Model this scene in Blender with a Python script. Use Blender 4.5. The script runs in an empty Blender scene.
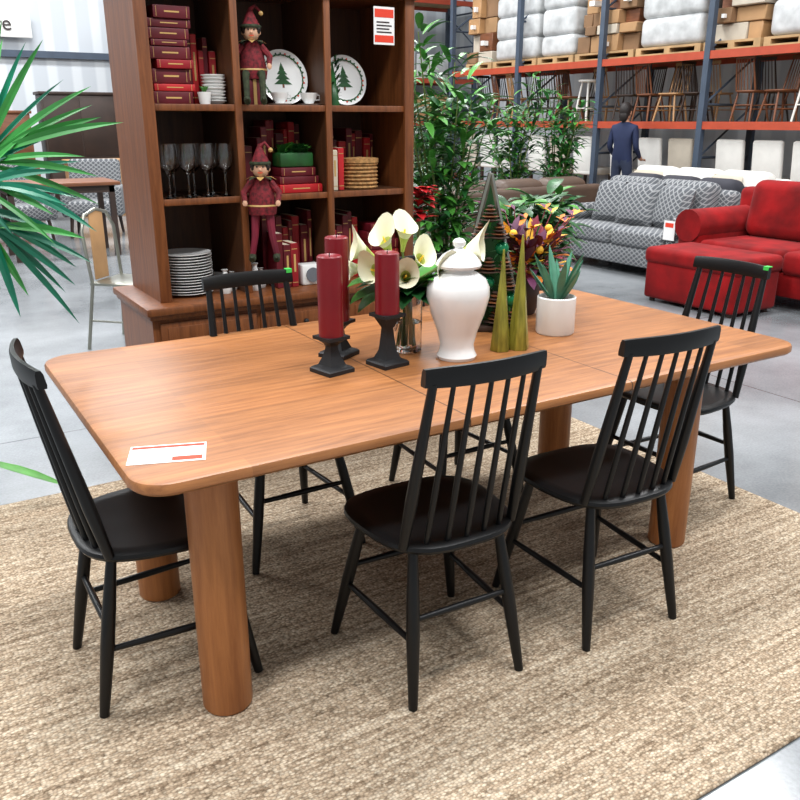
import bpy, bmesh, math, random
from mathutils import Vector, Matrix
R = random.Random(11)
pi = math.pi
rd = math.radians

# ------------------------------------------------------------------ materials
def c(r, g, b):
    f = lambda x: (x/255/12.92) if x/255 <= .04045 else ((x/255+.055)/1.055)**2.4
    return (f(r), f(g), f(b))

def mat(name, col, rough=.5, metal=0., var=.12, scale=6., bump=0., bscale=60., stretch=(1, 1, 1), trans=0., coat=0., spec=.5, sheen=0.):
    m = bpy.data.materials.new(name); m.use_nodes = True
    nt = m.node_tree; N = nt.nodes; L = nt.links
    b = N['Principled BSDF']
    tc = N.new('ShaderNodeTexCoord'); mp = N.new('ShaderNodeMapping')
    mp.inputs['Scale'].default_value = stretch
    L.new(tc.outputs['Object'], mp.inputs['Vector'])
    no = N.new('ShaderNodeTexNoise'); no.inputs['Scale'].default_value = scale; no.inputs['Detail'].default_value = 5
    L.new(mp.outputs[0], no.inputs['Vector'])
    cr = N.new('ShaderNodeValToRGB')
    cr.color_ramp.elements[0].position = .3; cr.color_ramp.elements[1].position = .7
    cr.color_ramp.elements[0].color = tuple(max(0, x*(1-var)) for x in col)+(1,)
    cr.color_ramp.elements[1].color = tuple(min(1, x*(1+var)) for x in col)+(1,)
    L.new(no.outputs['Fac'], cr.inputs['Fac']); L.new(cr.outputs[0], b.inputs['Base Color'])
    b.inputs['Roughness'].default_value = rough; b.inputs['Metallic'].default_value = metal
    b.inputs['Transmission Weight'].default_value = trans
    b.inputs['Coat Weight'].default_value = coat
    b.inputs['Specular IOR Level'].default_value = spec
    b.inputs['Sheen Weight'].default_value = sheen
    if bump:
        n2 = N.new('ShaderNodeTexNoise'); n2.inputs['Scale'].default_value = bscale; n2.inputs['Detail'].default_value = 4
        L.new(mp.outputs[0], n2.inputs['Vector'])
        bp = N.new('ShaderNodeBump'); bp.inputs['Strength'].default_value = bump; bp.inputs['Distance'].default_value = .01
        L.new(n2.outputs['Fac'], bp.inputs['Height']); L.new(bp.outputs[0], b.inputs['Normal'])
    return m

def wood(name, c1, c2, rough=.35, axis=0, plank=0., seams=(), gs=3.5, coat=0.):
    """grain runs along axis; optional plank colour variation across y, dark leaf seams at x positions"""
    m = bpy.data.materials.new(name); m.use_nodes = True
    nt = m.node_tree; N = nt.nodes; L = nt.links; b = N['Principled BSDF']
    tc = N.new('ShaderNodeTexCoord'); mp = N.new('ShaderNodeMapping')
    s = [14, 14, 14]; s[axis] = .9
    mp.inputs['Scale'].default_value = s
    L.new(tc.outputs['Object'], mp.inputs['Vector'])
    no = N.new('ShaderNodeTexNoise'); no.inputs['Scale'].default_value = gs; no.inputs['Detail'].default_value = 8
    no.inputs['Roughness'].default_value = .72; no.inputs['Distortion'].default_value = .3
    L.new(mp.outputs[0], no.inputs['Vector'])
    cr = N.new('ShaderNodeValToRGB'); e = cr.color_ramp.elements
    e[0].position = .33; e[1].position = .68; e[0].color = c1+(1,); e[1].color = c2+(1,)
    L.new(no.outputs['Fac'], cr.inputs['Fac'])
    out = cr.outputs[0]
    if plank:
        sp = N.new('ShaderNodeSeparateXYZ'); L.new(tc.outputs['Object'], sp.inputs[0])
        d = N.new('ShaderNodeMath'); d.operation = 'DIVIDE'; d.inputs[1].default_value = plank; L.new(sp.outputs['Y'], d.inputs[0])
        fl = N.new('ShaderNodeMath'); fl.operation = 'FLOOR'; L.new(d.outputs[0], fl.inputs[0])
        d2 = N.new('ShaderNodeMath'); d2.operation = 'DIVIDE'; d2.inputs[1].default_value = .61; L.new(sp.outputs['X'], d2.inputs[0])
        fl2 = N.new('ShaderNodeMath'); fl2.operation = 'FLOOR'; L.new(d2.outputs[0], fl2.inputs[0])
        mu = N.new('ShaderNodeMath'); mu.operation = 'MULTIPLY_ADD'; mu.inputs[1].default_value = 17.3
        L.new(fl2.outputs[0], mu.inputs[0]); L.new(fl.outputs[0], mu.inputs[2])
        wn = N.new('ShaderNodeTexWhiteNoise'); wn.noise_dimensions = '1D'; L.new(mu.outputs[0], wn.inputs['W'])
        mr = N.new('ShaderNodeMapRange'); mr.inputs['To Min'].default_value = .84; mr.inputs['To Max'].default_value = 1.1
        L.new(wn.outputs['Value'], mr.inputs['Value'])
        mx = N.new('ShaderNodeVectorMath'); mx.operation = 'SCALE'; L.new(out, mx.inputs[0]); L.new(mr.outputs[0], mx.inputs['Scale'])
        out = mx.outputs[0]
        for sx in seams:
            a = N.new('ShaderNodeMath'); a.operation = 'SUBTRACT'; a.inputs[1].default_value = sx; L.new(sp.outputs['X'], a.inputs[0])
            ab = N.new('ShaderNodeMath'); ab.operation = 'ABSOLUTE'; L.new(a.outputs[0], ab.inputs[0])
            gt = N.new('ShaderNodeMapRange'); gt.inputs['From Min'].default_value = .0012; gt.inputs['From Max'].default_value = .003
            gt.inputs['To Min'].default_value = .16; L.new(ab.outputs[0], gt.inputs['Value'])
            q = N.new('ShaderNodeVectorMath'); q.operation = 'SCALE'; L.new(out, q.inputs[0]); L.new(gt.outputs[0], q.inputs['Scale']); out = q.outputs[0]
    L.new(out, b.inputs['Base Color'])
    b.inputs['Roughness'].default_value = rough; b.inputs['Coat Weight'].default_value = coat; b.inputs['Coat Roughness'].default_value = .25
    bp = N.new('ShaderNodeBump'); bp.inputs['Strength'].default_value = .08; bp.inputs['Distance'].default_value = .004
    L.new(no.outputs['Fac'], bp.inputs['Height']); L.new(bp.outputs[0], b.inputs['Normal'])
    return m

M = {}
M['table'] = wood('honey_wood', c(126, 78, 42), c(172, 114, 66), .42, 0, .105, (1.22, 1.82), coat=.06)
M['tleg'] = wood('honey_wood_leg', c(150, 90, 46), c(184, 120, 68), .45, 2)
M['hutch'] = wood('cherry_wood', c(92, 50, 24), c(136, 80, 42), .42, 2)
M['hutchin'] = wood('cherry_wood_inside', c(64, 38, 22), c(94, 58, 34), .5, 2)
M['black'] = mat('black_paint', c(11, 11, 12), .38, var=.1, spec=.35)
M['iron'] = mat('black_iron', c(30, 30, 32), .5, metal=.3)
M['redcandle'] = mat('red_wax', c(116, 8, 22), .36, var=.12)
M['wick'] = mat('wick', c(30, 20, 15), .9)
M['ceramic'] = mat('white_ceramic', c(232, 232, 230), .15, var=.02, coat=.4)
M['matwhite'] = mat('matte_white', c(228, 228, 225), .5, var=.03)
M['glass'] = mat('clear_glass', (1, 1, 1), .02, var=0, trans=1.)
M['green'] = mat('leaf_green', c(66, 128, 46), .42, var=.4, scale=12)
M['dkgreen'] = mat('leaf_dark_green', c(30, 80, 36), .4, var=.4, scale=12)
M['teal'] = mat('palm_teal_green', c(14, 112, 84), .35, var=.4, scale=5)
M['palm'] = mat('palm_green', c(56, 142, 62), .38, var=.4, scale=5)
M['aloe'] = mat('aloe_green', c(84, 142, 116), .5, var=.25, scale=15)
M['stem'] = mat('stem', c(92, 110, 50), .6)
M['lily'] = mat('lily_petal', c(238, 236, 206), .4, var=.07, scale=10)
M['lilyg'] = mat('lily_throat', c(188, 200, 104), .4, var=.1, scale=10)
M['yellow'] = mat('spadix', c(225, 180, 40), .6)
M['gilt'] = mat('gilt_lettering', c(196, 160, 96), .5)
M['gold'] = mat('olive_gold', c(146, 142, 58), .34, metal=.4, var=.45, scale=10, stretch=(6, 6, 1))
M['cone'] = mat('pine_cone', c(62, 42, 30), .7, var=.45, scale=25)
M['ornament'] = mat('green_ornament', c(14, 116, 72), .18, metal=.3)
M['maroon'] = mat('maroon_leaf', c(112, 22, 44), .6, var=.4)
M['orange'] = mat('orange_leaf', c(224, 124, 28), .6, var=.35)
M['goldleaf'] = mat('yellow_flower', c(228, 176, 48), .6, var=.25)
M['purple'] = mat('purple_leaf', c(92, 38, 72), .6, var=.35)
M['paper'] = mat('white_paper', c(236, 236, 234), .6, var=.02)
M['redink'] = mat('red_ink', c(224, 62, 36), .6, var=.02)
M['pinkink'] = mat('pink_highlighter', c(232, 96, 140), .6, var=.05)
M['ink'] = mat('dark_ink', c(50, 40, 40), .6)
M['greentag'] = mat('green_tag', c(60, 190, 80), .5, var=.05)
M['red1'] = mat('book_red', c(150, 18, 30), .5, var=.2, scale=9)
M['red2'] = mat('book_maroon', c(98, 14, 28), .5, var=.2, scale=9)
M['red3'] = mat('book_bright_red', c(186, 28, 34), .5, var=.15, scale=9)
M['pages'] = mat('book_pages', c(218, 206, 182), .8)
M['basket'] = mat('woven_straw', c(166, 124, 74), .8, var=.5, scale=60, bump=.5)
M['redsofa'] = mat('red_velvet', c(122, 6, 9), .85, var=.4, scale=5, bump=.4, bscale=9, sheen=.05, spec=.2)
M['mustard'] = mat('mustard_fabric', c(176, 128, 50), .85, var=.2)
M['whitefab'] = mat('white_fabric', c(222, 220, 214), .85, var=.06)
M['beige'] = mat('beige_fabric', c(186, 176, 160), .85, var=.08)
M['greyfab'] = mat('grey_fabric', c(104, 108, 114), .85, var=.1)
M['darkfab'] = mat('dark_fabric', c(48, 48, 56), .85, var=.1)
M['leather'] = mat('brown_leather', c(78, 60, 48), .5, var=.15)
M['card'] = mat('cardboard', c(164, 128, 90), .85, var=.2, scale=2)
M['card2'] = mat('cardboard_dark', c(128, 98, 70), .85, var=.2, scale=2)
M['wrap'] = mat('plastic_wrap', c(186, 188, 188), .28, var=.25, scale=5, bump=.5, bscale=8)
M['beam'] = mat('orange_beam', c(170, 66, 38), .5, var=.1)
M['post'] = mat('rack_post', c(62, 74, 90), .5, var=.1)
M['pallet'] = mat('pallet_wood', c(170, 140, 100), .8, var=.2)
M['oldwood'] = mat('brown_wood', c(112, 66, 38), .5, var=.25, scale=4, stretch=(1, 1, 8))
M['darkwood'] = mat('espresso_wood', c(50, 34, 26), .5, var=.25, scale=4)
M['lightwood'] = mat('light_wood', c(172, 132, 90), .5, var=.2, scale=4)
M['metal'] = mat('brushed_metal', c(150, 150, 140), .35, metal=.9)
M['terracotta'] = mat('terracotta', c(150, 90, 60), .8)
M['potgrey'] = mat('pot_grey', c(80, 78, 74), .7)
M['skin'] = mat('skin', c(190, 140, 112), .55, var=.05)
M['hair'] = mat('hair', c(28, 20, 18), .6, var=.3, scale=40)
M['shirt'] = mat('navy_shirt', c(24, 36, 70), .8, var=.12)
M['jeans'] = mat('jeans', c(44, 52, 74), .85, var=.15)
M['shoe'] = mat('shoe', c(30, 30, 30), .6)
M['plaid'] = mat('doll_cloth', c(108, 20, 30), .8, var=.7, scale=70)
M['dollgreen'] = mat('doll_green', c(48, 56, 34), .8, var=.6, scale=60)
M['dollface'] = mat('doll_face', c(214, 168, 138), .6)

def greysofa():
    # small light lattice pattern on mid grey cloth
    m = bpy.data.materials.new('patterned_grey_upholstery'); m.use_nodes = True
    nt = m.node_tree; N = nt.nodes; L = nt.links; b = N['Principled BSDF']
    tc = N.new('ShaderNodeTexCoord')
    def wave(rot):
        mp = N.new('ShaderNodeMapping'); mp.inputs['Rotation'].default_value = rot; L.new(tc.outputs['Object'], mp.inputs['Vector'])
        w = N.new('ShaderNodeTexWave'); w.inputs['Scale'].default_value = 8.5; w.inputs['Distortion'].default_value = .8; w.inputs['Detail Scale'].default_value = 3
        L.new(mp.outputs[0], w.inputs['Vector']); return w.outputs['Fac']
    mxn = N.new('ShaderNodeMath'); mxn.operation = 'MAXIMUM'
    L.new(wave((.5, rd(40), rd(45))), mxn.inputs[0]); L.new(wave((.5, rd(-40), rd(-45))), mxn.inputs[1])
    cr = N.new('ShaderNodeValToRGB'); e = cr.color_ramp.elements
    e[0].position = .80; e[0].color = c(86, 89, 93)+(1,); e[1].position = .96; e[1].color = c(146, 147, 148)+(1,)
    L.new(mxn.outputs[0], cr.inputs['Fac']); L.new(cr.outputs[0], b.inputs['Base Color']); b.inputs['Roughness'].default_value = .9
    b.inputs['Specular IOR Level'].default_value = .2
    return m
M['greysofa'] = greysofa()

def rugmat():
    m = bpy.data.materials.new('jute_weave'); m.use_nodes = True
    nt = m.node_tree; N = nt.nodes; L = nt.links; b = N['Principled BSDF']
    tc = N.new('ShaderNodeTexCoord')
    mp = N.new('ShaderNodeMapping'); mp.inputs['Scale'].default_value = (105, 165, 1)
    L.new(tc.outputs['Object'], mp.inputs['Vector'])
    v = N.new('ShaderNodeTexVoronoi'); v.inputs['Scale'].default_value = 1.; v.inputs['Randomness'].default_value = .7
    L.new(mp.outputs[0], v.inputs['Vector'])
    mp2 = N.new('ShaderNodeMapping'); mp2.inputs['Scale'].default_value = (1.6, 50, 1)
    L.new(tc.outputs['Object'], mp2.inputs['Vector'])
    n = N.new('ShaderNodeTexNoise'); n.inputs['Scale'].default_value = 1.; n.inputs['Detail'].default_value = 8; n.inputs['Roughness'].default_value = .7
    L.new(mp2.outputs[0], n.inputs['Vector'])
    sp = N.new('ShaderNodeSeparateColor'); L.new(v.outputs['Color'], sp.inputs[0])
    ad = N.new('ShaderNodeMath'); ad.operation = 'MULTIPLY_ADD'; ad.inputs[1].default_value = .30
    L.new(sp.outputs[0], ad.inputs[0]); L.new(n.outputs['Fac'], ad.inputs[2])
    cr = N.new('ShaderNodeValToRGB'); e = cr.color_ramp.elements
    e[0].position = .40; e[0].color = c(116, 97, 78)+(1,)
    e[1].position = .90; e[1].color = c(214, 199, 176)+(1,)
    x = e.new(.63); x.color = c(172, 152, 128)+(1,)
    L.new(ad.outputs[0], cr.inputs['Fac'])
    mr = N.new('ShaderNodeMapRange'); mr.inputs['From Min'].default_value = .3; mr.inputs['From Max'].default_value = .8
    mr.inputs['To Min'].default_value = 1.05; mr.inputs['To Max'].default_value = .5
    L.new(v.outputs['Distance'], mr.inputs['Value'])
    sc = N.new('ShaderNodeVectorMath'); sc.operation = 'SCALE'; L.new(cr.outputs[0], sc.inputs[0]); L.new(mr.outputs[0], sc.inputs['Scale'])
    L.new(sc.outputs[0], b.inputs['Base Color']); b.inputs['Roughness'].default_value = .95; b.inputs['Specular IOR Level'].default_value = .1
    bp = N.new('ShaderNodeBump'); bp.invert = True; bp.inputs['Strength'].default_value = .7; bp.inputs['Distance'].default_value = .004
    L.new(v.outputs['Distance'], bp.inputs['Height']); L.new(bp.outputs[0], b.inputs['Normal'])
    return m
M['rug'] = rugmat()

def floormat():
    m = bpy.data.materials.new('polished_concrete'); m.use_nodes = True
    nt = m.node_tree; N = nt.nodes; L = nt.links; b = N['Principled BSDF']
    tc = N.new('ShaderNodeTexCoord')
    n = N.new('ShaderNodeTexNoise'); n.inputs['Scale'].default_value = .9; n.inputs['Detail'].default_value = 10; n.inputs['Roughness'].default_value = .6
    L.new(tc.outputs['Object'], n.inputs['Vector'])
    n3 = N.new('ShaderNodeTexNoise'); n3.inputs['Scale'].default_value = 90; n3.inputs['Detail'].default_value = 3
    L.new(tc.outputs['Object'], n3.inputs['Vector'])
    ad = N.new('ShaderNodeMath'); ad.operation = 'MULTIPLY_ADD'; ad.inputs[1].default_value = .25; L.new(n3.outputs['Fac'], ad.inputs[0]); L.new(n.outputs['Fac'], ad.inputs[2])
    cr = N.new('ShaderNodeValToRGB'); e = cr.color_ramp.elements
    e[0].position = .42; e[0].color = c(100, 104, 107)+(1,); e[1].position = .85; e[1].color = c(156, 160, 163)+(1,)
    L.new(ad.outputs[0], cr.inputs['Fac'])
    br = N.new('ShaderNodeTexBrick'); br.offset = 0; br.inputs['Scale'].default_value = 1
    br.inputs['Brick Width'].default_value = 4.2; br.inputs['Row Height'].default_value = 4.2; br.inputs['Mortar Size'].default_value = .006
    br.inputs['Color1'].default_value = (1, 1, 1, 1); br.inputs['Color2'].default_value = (.96, .96, .96, 1); br.inputs['Mortar'].default_value = (.45, .45, .45, 1)
    L.new(tc.outputs['Object'], br.inputs['Vector'])
    mx = N.new('ShaderNodeVectorMath'); mx.operation = 'MULTIPLY'; L.new(cr.outputs[0], mx.inputs[0]); L.new(br.outputs['Color'], mx.inputs[1])
    L.new(mx.outputs[0], b.inputs['Base Color'])
    b.inputs['Roughness'].default_value = .2; b.inputs['Coat Weight'].default_value = .2; b.inputs['Coat Roughness'].default_value = .15
    return m
M['floor'] = floormat()

def wallmat():
    m = bpy.data.materials.new('corrugated_white_wall'); m.use_nodes = True
    nt = m.node_tree; N = nt.nodes; L = nt.links; b = N['Principled BSDF']
    tc = N.new('ShaderNodeTexCoord'); sp = N.new('ShaderNodeSeparateXYZ'); L.new(tc.outputs['Object'], sp.inputs[0])
    a = N.new('ShaderNodeMath'); a.operation = 'ADD'; L.new(sp.outputs[0], a.inputs[0]); L.new(sp.outputs[1], a.inputs[1])
    s = N.new('ShaderNodeMath'); s.operation = 'MULTIPLY'; s.inputs[1].default_value = 14; L.new(a.outputs[0], s.inputs[0])
    si = N.new('ShaderNodeMath'); si.operation = 'SINE'; L.new(s.outputs[0], si.inputs[0])
    cr = N.new('ShaderNodeValToRGB'); e = cr.color_ramp.elements
    e[0].position = 0; e[0].color = c(190, 196, 202)+(1,); e[1].position = .6; e[1].color = c(208, 213, 217)+(1,)
    L.new(si.outputs[0], cr.inputs['Fac']); L.new(cr.outputs[0], b.inputs['Base Color']); b.inputs['Roughness'].default_value = .6
    return m
M['wall'] = wallmat()

# ------------------------------------------------------------------ mesh builder
class MB:
    def __init__(s):
        s.v = []; s.f = []; s.mi = []; s.mats = []; s.X = Matrix()
    def idx(s, m):
        if m not in s.mats: s.mats.append(m)
        return s.mats.index(m)
    def add(s, vs, fs, m):
        o = len(s.v); i = s.idx(m)
        s.v += [tuple(s.X @ Vector(p)) for p in vs]
        s.f += [tuple(o+k for k in f) for f in fs]; s.mi += [i]*len(fs)
    def box(s, lo, hi, m, bev=0., seg=2, rot=None):
        lo = Vector(lo); hi = Vector(hi); ce = (lo+hi)/2; d = hi-lo
        bm = bmesh.new(); bmesh.ops.create_cube(bm, size=1)
        for v in bm.verts: v.co = Vector((v.co.x*d.x, v.co.y*d.y, v.co.z*d.z))
        if bev: bmesh.ops.bevel(bm, geom=bm.edges[:], offset=min(bev, min(d)*.49), segments=seg, profile=.5, affect='EDGES')
        Q = rot if rot else Matrix()
        bm.verts.index_update()
        s.add([Q.to_3x3() @ v.co+ce for v in bm.verts], [[v.index for v in f.verts] for f in bm.faces], m); bm.free()
    def pillow(s, ce, w, h, t, m, rot=None):
        n = 10; vs = []; fs = []; Q = rot.to_3x3() if rot else Matrix.Identity(3)
        for sd in (-1, 1):
            for i in range(n+1):
                for j in range(n+1):
                    u = -1+2*i/n; v = -1+2*j/n
                    pf = (max(0, 1-u**4)*max(0, 1-v**4))**.5
                    vs.append(Vector(ce)+Q @ Vector((u*w/2, sd*t/2*pf, v*h/2)))
        o = (n+1)**2
        for i in range(n):
            for j in range(n):
                a = i*(n+1)+j; fs.append((a, a+1, a+n+2, a+n+1)); fs.append((o+a, o+a+n+1, o+a+n+2, o+a+1))
        s.add(vs, fs, m)
    def tube(s, pts, rad, m, n=8, cap=True, flat=1.):
        pts = [Vector(p) for p in pts]
        if not isinstance(rad, (list, tuple)): rad = [rad]*len(pts)
        vs = []; fs = []; nrm = None
        for i, p in enumerate(pts):
            d = (pts[min(i+1, len(pts)-1)]-pts[max(i-1, 0)]).normalized()
            if nrm is None:
                up = Vector((1, 0, 0)) if abs(d.x) < .8 else Vector((0, 1, 0))
                nrm = (up-d*up.dot(d)).normalized()
            else: nrm = (nrm-d*nrm.dot(d)).normalized()
            bn = d.cross(nrm)
            for k in range(n):
                a = 2*pi*k/n; vs.append(p+(nrm*math.cos(a)+bn*math.sin(a)*flat)*rad[i])
        for i in range(len(pts)-1):
            for k in range(n):
                a = i*n+k; b = i*n+(k+1) % n; fs.append((a, b, b+n, a+n))
        if cap: fs.append(tuple(range(n))[::-1]); fs.append(tuple((len(pts)-1)*n+k for k in range(n)))
        s.add(vs, fs, m)
    def lathe(s, prof, ce, m, n=28, rot0=0., sx=1., sy=1.):
        vs = []; fs = []
        for r, z in prof:
            for k in range(n):
                a = 2*pi*k/n+rot0; vs.append((ce[0]+r*math.cos(a)*sx, ce[1]+r*math.sin(a)*sy, ce[2]+z))
        for i in range(len(prof)-1):
            for k in range(n):
                a = i*n+k; b = i*n+(k+1) % n; fs.append((a, b, b+n, a+n))
        if prof[0][0] > 1e-5: fs.append(tuple(range(n))[::-1])
        if prof[-1][0] > 1e-5: fs.append(tuple((len(prof)-1)*n+k for k in range(n)))
        s.add(vs, fs, m)
    def ball(s, ce, r, m, n=12, rot=None):
        if not isinstance(r, (tuple, list)): r = (r, r, r)
        vs = []; fs = []; h = n//2+1; Q = rot.to_3x3() if rot else Matrix.Identity(3)
        for i in range(h):
            t = pi*i/(h-1)
            for k in range(n):
                a = 2*pi*k/n
                vs.append(Vector(ce)+Q @ Vector((r[0]*math.sin(t)*math.cos(a), r[1]*math.sin(t)*math.sin(a), -r[2]*math.cos(t))))
        for i in range(h-1):
            for k in range(n):
                a = i*n+k; b = i*n+(k+1) % n; fs.append((a, b, b+n, a+n))
        s.add(vs, fs, m)
    def leaf(s, p, d, L, w, m, droop=.3, seg=5, fold=.25, side=None):
        p = Vector(p); d = Vector(d).normalized(); vs = []; fs = []
        sd = side or d.cross(Vector((0, 0, 1)))
        if sd.length < .05: sd = Vector((1, 0, 0))
        sd = sd.normalized(); q = p.copy(); dd = d.copy()
        for i in range(seg+1):
            t = i/seg; ww = w*.5*(math.sin(pi*min(1, t*.93+.07))**.8)
            nr = sd.cross(dd).normalized()
            vs += [q-sd*ww+nr*ww*fold, q, q+sd*ww+nr*ww*fold]
            q = q+dd*(L/seg); dd = (dd+Vector((0, 0, -droop/seg))).normalized()
        for i in range(seg):
            a = i*3; fs += [(a, a+1, a+4, a+3), (a+1, a+2, a+5, a+4)]
        s.add(vs, fs, m)
    def mesh(s, name, ang=38):
        me = bpy.data.meshes.new(name); me.from_pydata(s.v, [], s.f)
        for m in s.mats: me.materials.append(m)
        me.polygons.foreach_set('material_index', s.mi)
        me.polygons.foreach_set('use_smooth', [True]*len(s.f))
        bm = bmesh.new(); bm.from_mesh(me); bmesh.ops.remove_doubles(bm, verts=bm.verts, dist=1e-5)
        bmesh.ops.recalc_face_normals(bm, faces=bm.faces); bm.to_mesh(me); bm.free()
        me.set_sharp_from_angle(angle=math.radians(ang)); me.update()
        return me
    def obj(s, name, loc=(0, 0, 0), rz=0., parent=None):
        return put(s.mesh(name), name, loc, rz, parent)

def put(me, name, loc=(0, 0, 0), rz=0., parent=None):
    o = bpy.data.objects.new(name, me); bpy.context.collection.objects.link(o)
    o.location = loc; o.rotation_euler = (0, 0, rz)
    if parent: o.parent = parent
    return o

# ------------------------------------------------------------------ room shell
b = MB(); b.box((-14, -8, -.1), (14, 20, 0), M['floor']); b.obj('floor')
b = MB(); b.box((-14, 18, 0), (12.6, 18.2, 7), M['wall']); b.obj('wall_north')
b = MB(); b.box((12.4, -8, 0), (12.6, 18, 7), M['wall']); b.obj('wall_east')
b = MB(); b.box((-14, 17.95, 0), (12.4, 18, .2), M['greyfab']); b.obj('baseboard_north')
b = MB(); b.box((-14, 17.9, 2.62), (12.4, 18, 2.74), M['post']); b.obj('trim_1')
b = MB(); b.box((-.22, .92, 0), (2.92, 3.44, .010), M['rug'], .004, 1); b.obj('jute_rug')
RZ = .0105

# ------------------------------------------------------------------ dining table
b = MB()
x0, x1, y0, y1 = .352, 2.66, 1.628, 2.84
def rrect(x0, x1, y0, y1, r, n=8):
    o = []
    for cx, cy, a0 in ((x1-r, y1-r, 0), (x0+r, y1-r, 90), (x0+r, y0+r, 180), (x1-r, y0+r, 270)):
        for k in range(n+1):
            a = math.radians(a0+90*k/n); o.append((cx+r*math.cos(a), cy+r*math.sin(a)))
    return o
lay = [(.026, .724), (.008, .728), (0, .736), (0, .750), (.004, .757), (.012, .760)]
vs = []; fs = []; n = 36
for ins, z in lay:
    vs += [(x, y, z) for x, y in rrect(x0+ins, x1-ins, y0+ins, y1-ins, .09-ins)]
for i in range(len(lay)-1):
    for k in range(n): fs.append((i*n+k, i*n+(k+1) % n, (i+1)*n+(k+1) % n, (i+1)*n+k))
fs.append(tuple(range(n))[::-1]); fs.append(tuple((len(lay)-1)*n+k for k in range(n)))
b.add(vs, fs, M['table'])
b.box((x0+.3, y0+.12, .70), (x1-.3, y0+.14, .725), M['tleg'])
b.box((x0+.3, y1-.14, .70), (x1-.3, y1-.12, .725), M['tleg'])
for lx in (.568, 2.285):
    for ly in (1.812, 2.45):
        b.lathe([(.062, 0), (.066, .006), (.066, .70), (.064, .725)], (lx, ly, RZ), M['tleg'], 40)
table = b.obj('dining_table')

# ------------------------------------------------------------------ chairs
def chair_mesh(m, tag=False, name='dining_chair'):
    b = MB()
    n = 40; lay = [(.0, .428), (.86, .428), (.97, .436), (1., .446), (.99, .456), (.95, .461), (.8, .459), (.5, .452), (0.0, .449)]
    vs = []; fs = []
    for sc, z in lay:
        for k in range(n):
            a = 2*pi*k/n; ca, sa = math.cos(a), math.sin(a)
            x = math.copysign(abs(ca)**.62, ca)*.215; y = math.copysign(abs(sa)**.68, sa)*.205
            x *= 1+.10*y/.205
            vs.append((x*sc, y*sc+.0, z))
    for i in range(len(lay)-1):
        for k in range(n): fs.append((i*n+k, i*n+(k+1) % n, (i+1)*n+(k+1) % n, (i+1)*n+k))
    b.add(vs, fs, m)
    legs = {}
    for sx in (-1, 1):
        for fy, fx in ((-1, .175), (1, .212)):
            top = Vector((sx*.135, fy*.135, .435)); bot = Vector((sx*fx, fy*.21, 0))
            pts = [bot.lerp(top, t) for t in (0, .12, .45, .7, 1)]
            b.tube(pts, [.0125, .0145, .0185, .0175, .013], m, 14)
            legs[sx, fy] = (bot, top)
    P = lambda k, t: legs[k][0].lerp(legs[k][1], t)
    def st(a, c_): b.tube([a, a.lerp(c_, .5), c_], [.008, .0105, .008], m, 10)
    st(P((-1, -1), .42), P((-1, 1), .42)); st(P((1, -1), .42), P((1, 1), .42))
    st(P((-1, -1), .56), P((1, -1), .56)); st(P((-1, 1), .56), P((1, 1), .56))
    HW = .173
    def railp(u): return Vector((u*HW, -.270+.026*u*u, 0))
    K = 16; vs = []; fs = []
    for i in range(K+1):
        u = -1+2*i/K; p = railp(u); taper = 1-.14*abs(u)**4
        zc = .934; h = .0255*taper
        pr = [(-.009, -h), (.009, -h), (.011, -h*.6), (.009, h*.6), (.005, h), (-.005, h), (-.009, h*.6), (-.011, -h*.6)]
        for dy, dz in pr: vs.append((p.x, p.y+dy-dz*.12, zc+dz))
    for i in range(K):
        for k in range(8): fs.append((i*8+k, i*8+(k+1) % 8, (i+1)*8+(k+1) % 8, (i+1)*8+k))
    fs.append(tuple(range(8))); fs.append(tuple(K*8+k for k in range(8))[::-1])
    b.add(vs, fs, m)
    for i in range(7):
        u = -1+2*i/6
        bx = u*.170; by = -.180+.035*u*u
        p = railp(u*.87); p.z = .92
        a = Vector((bx, by, .452)); outer = i in (0, 6)
        pts = [a, a.lerp(p, .3), a.lerp(p, .7), p]
        b.tube(pts, [.013, .0165, .0135, .011] if outer else [.0075, .0085, .0075, .006], m, 12)
    if tag:
        b.box((-.172, -.260, .957), (-.150, -.238, .9605), M['greentag']); b.box((-.172, -.2385, .946), (-.150, -.2365, .9605), M['greentag'])
    return b.mesh(name)
ch = chair_mesh(M['black']); cht = chair_mesh(M['black'], True)
put(ch, 'dining_chair', (1.160, 1.722, RZ), rd(-2.5))
put(ch, 'dining_chair', (1.742, 1.670, RZ), rd(-3.5))
put(ch, 'dining_chair', (.478, 2.100, RZ), rd(-90))
put(cht, 'dining_chair', (1.095, 2.60, RZ), rd(180))
put(cht, 'dining_chair', (2.59, 2.09, RZ), rd(90))
put(ch, 'dining_chair', (1.86, 2.60, RZ), rd(180))

# ------------------------------------------------------------------ table decor
TZ = .7605
b = MB()
b.box((-.088, -.056, 0), (.088, .056, .0008), M['paper'])
b.box((-.084, .036, .0008), (.084, .050, .0012), M['redink'])
for k in range(2):
    for j in range(9):
        x = -.078+j*.0175+k*.004; z = .016-k*.024
        b.tube([(x, z, .001), (x+.006, z+.010, .001), (x+.010, z-.002, .001), (x+.014, z+.006, .001)], .0011, M['pinkink'] if k == 0 else M['ink'], 5)
b.box((.012, -.048, .0008), (.080, -.024, .0012), M['redink'])
for k in range(3): b.box((-.08, -.046+k*.008, .0008), (-.005-.012*k, -.043+k*.008, .0012), M['ink'])
b.obj('price_tag_sheet', (.468, 1.80, TZ), rd(-20))

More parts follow.
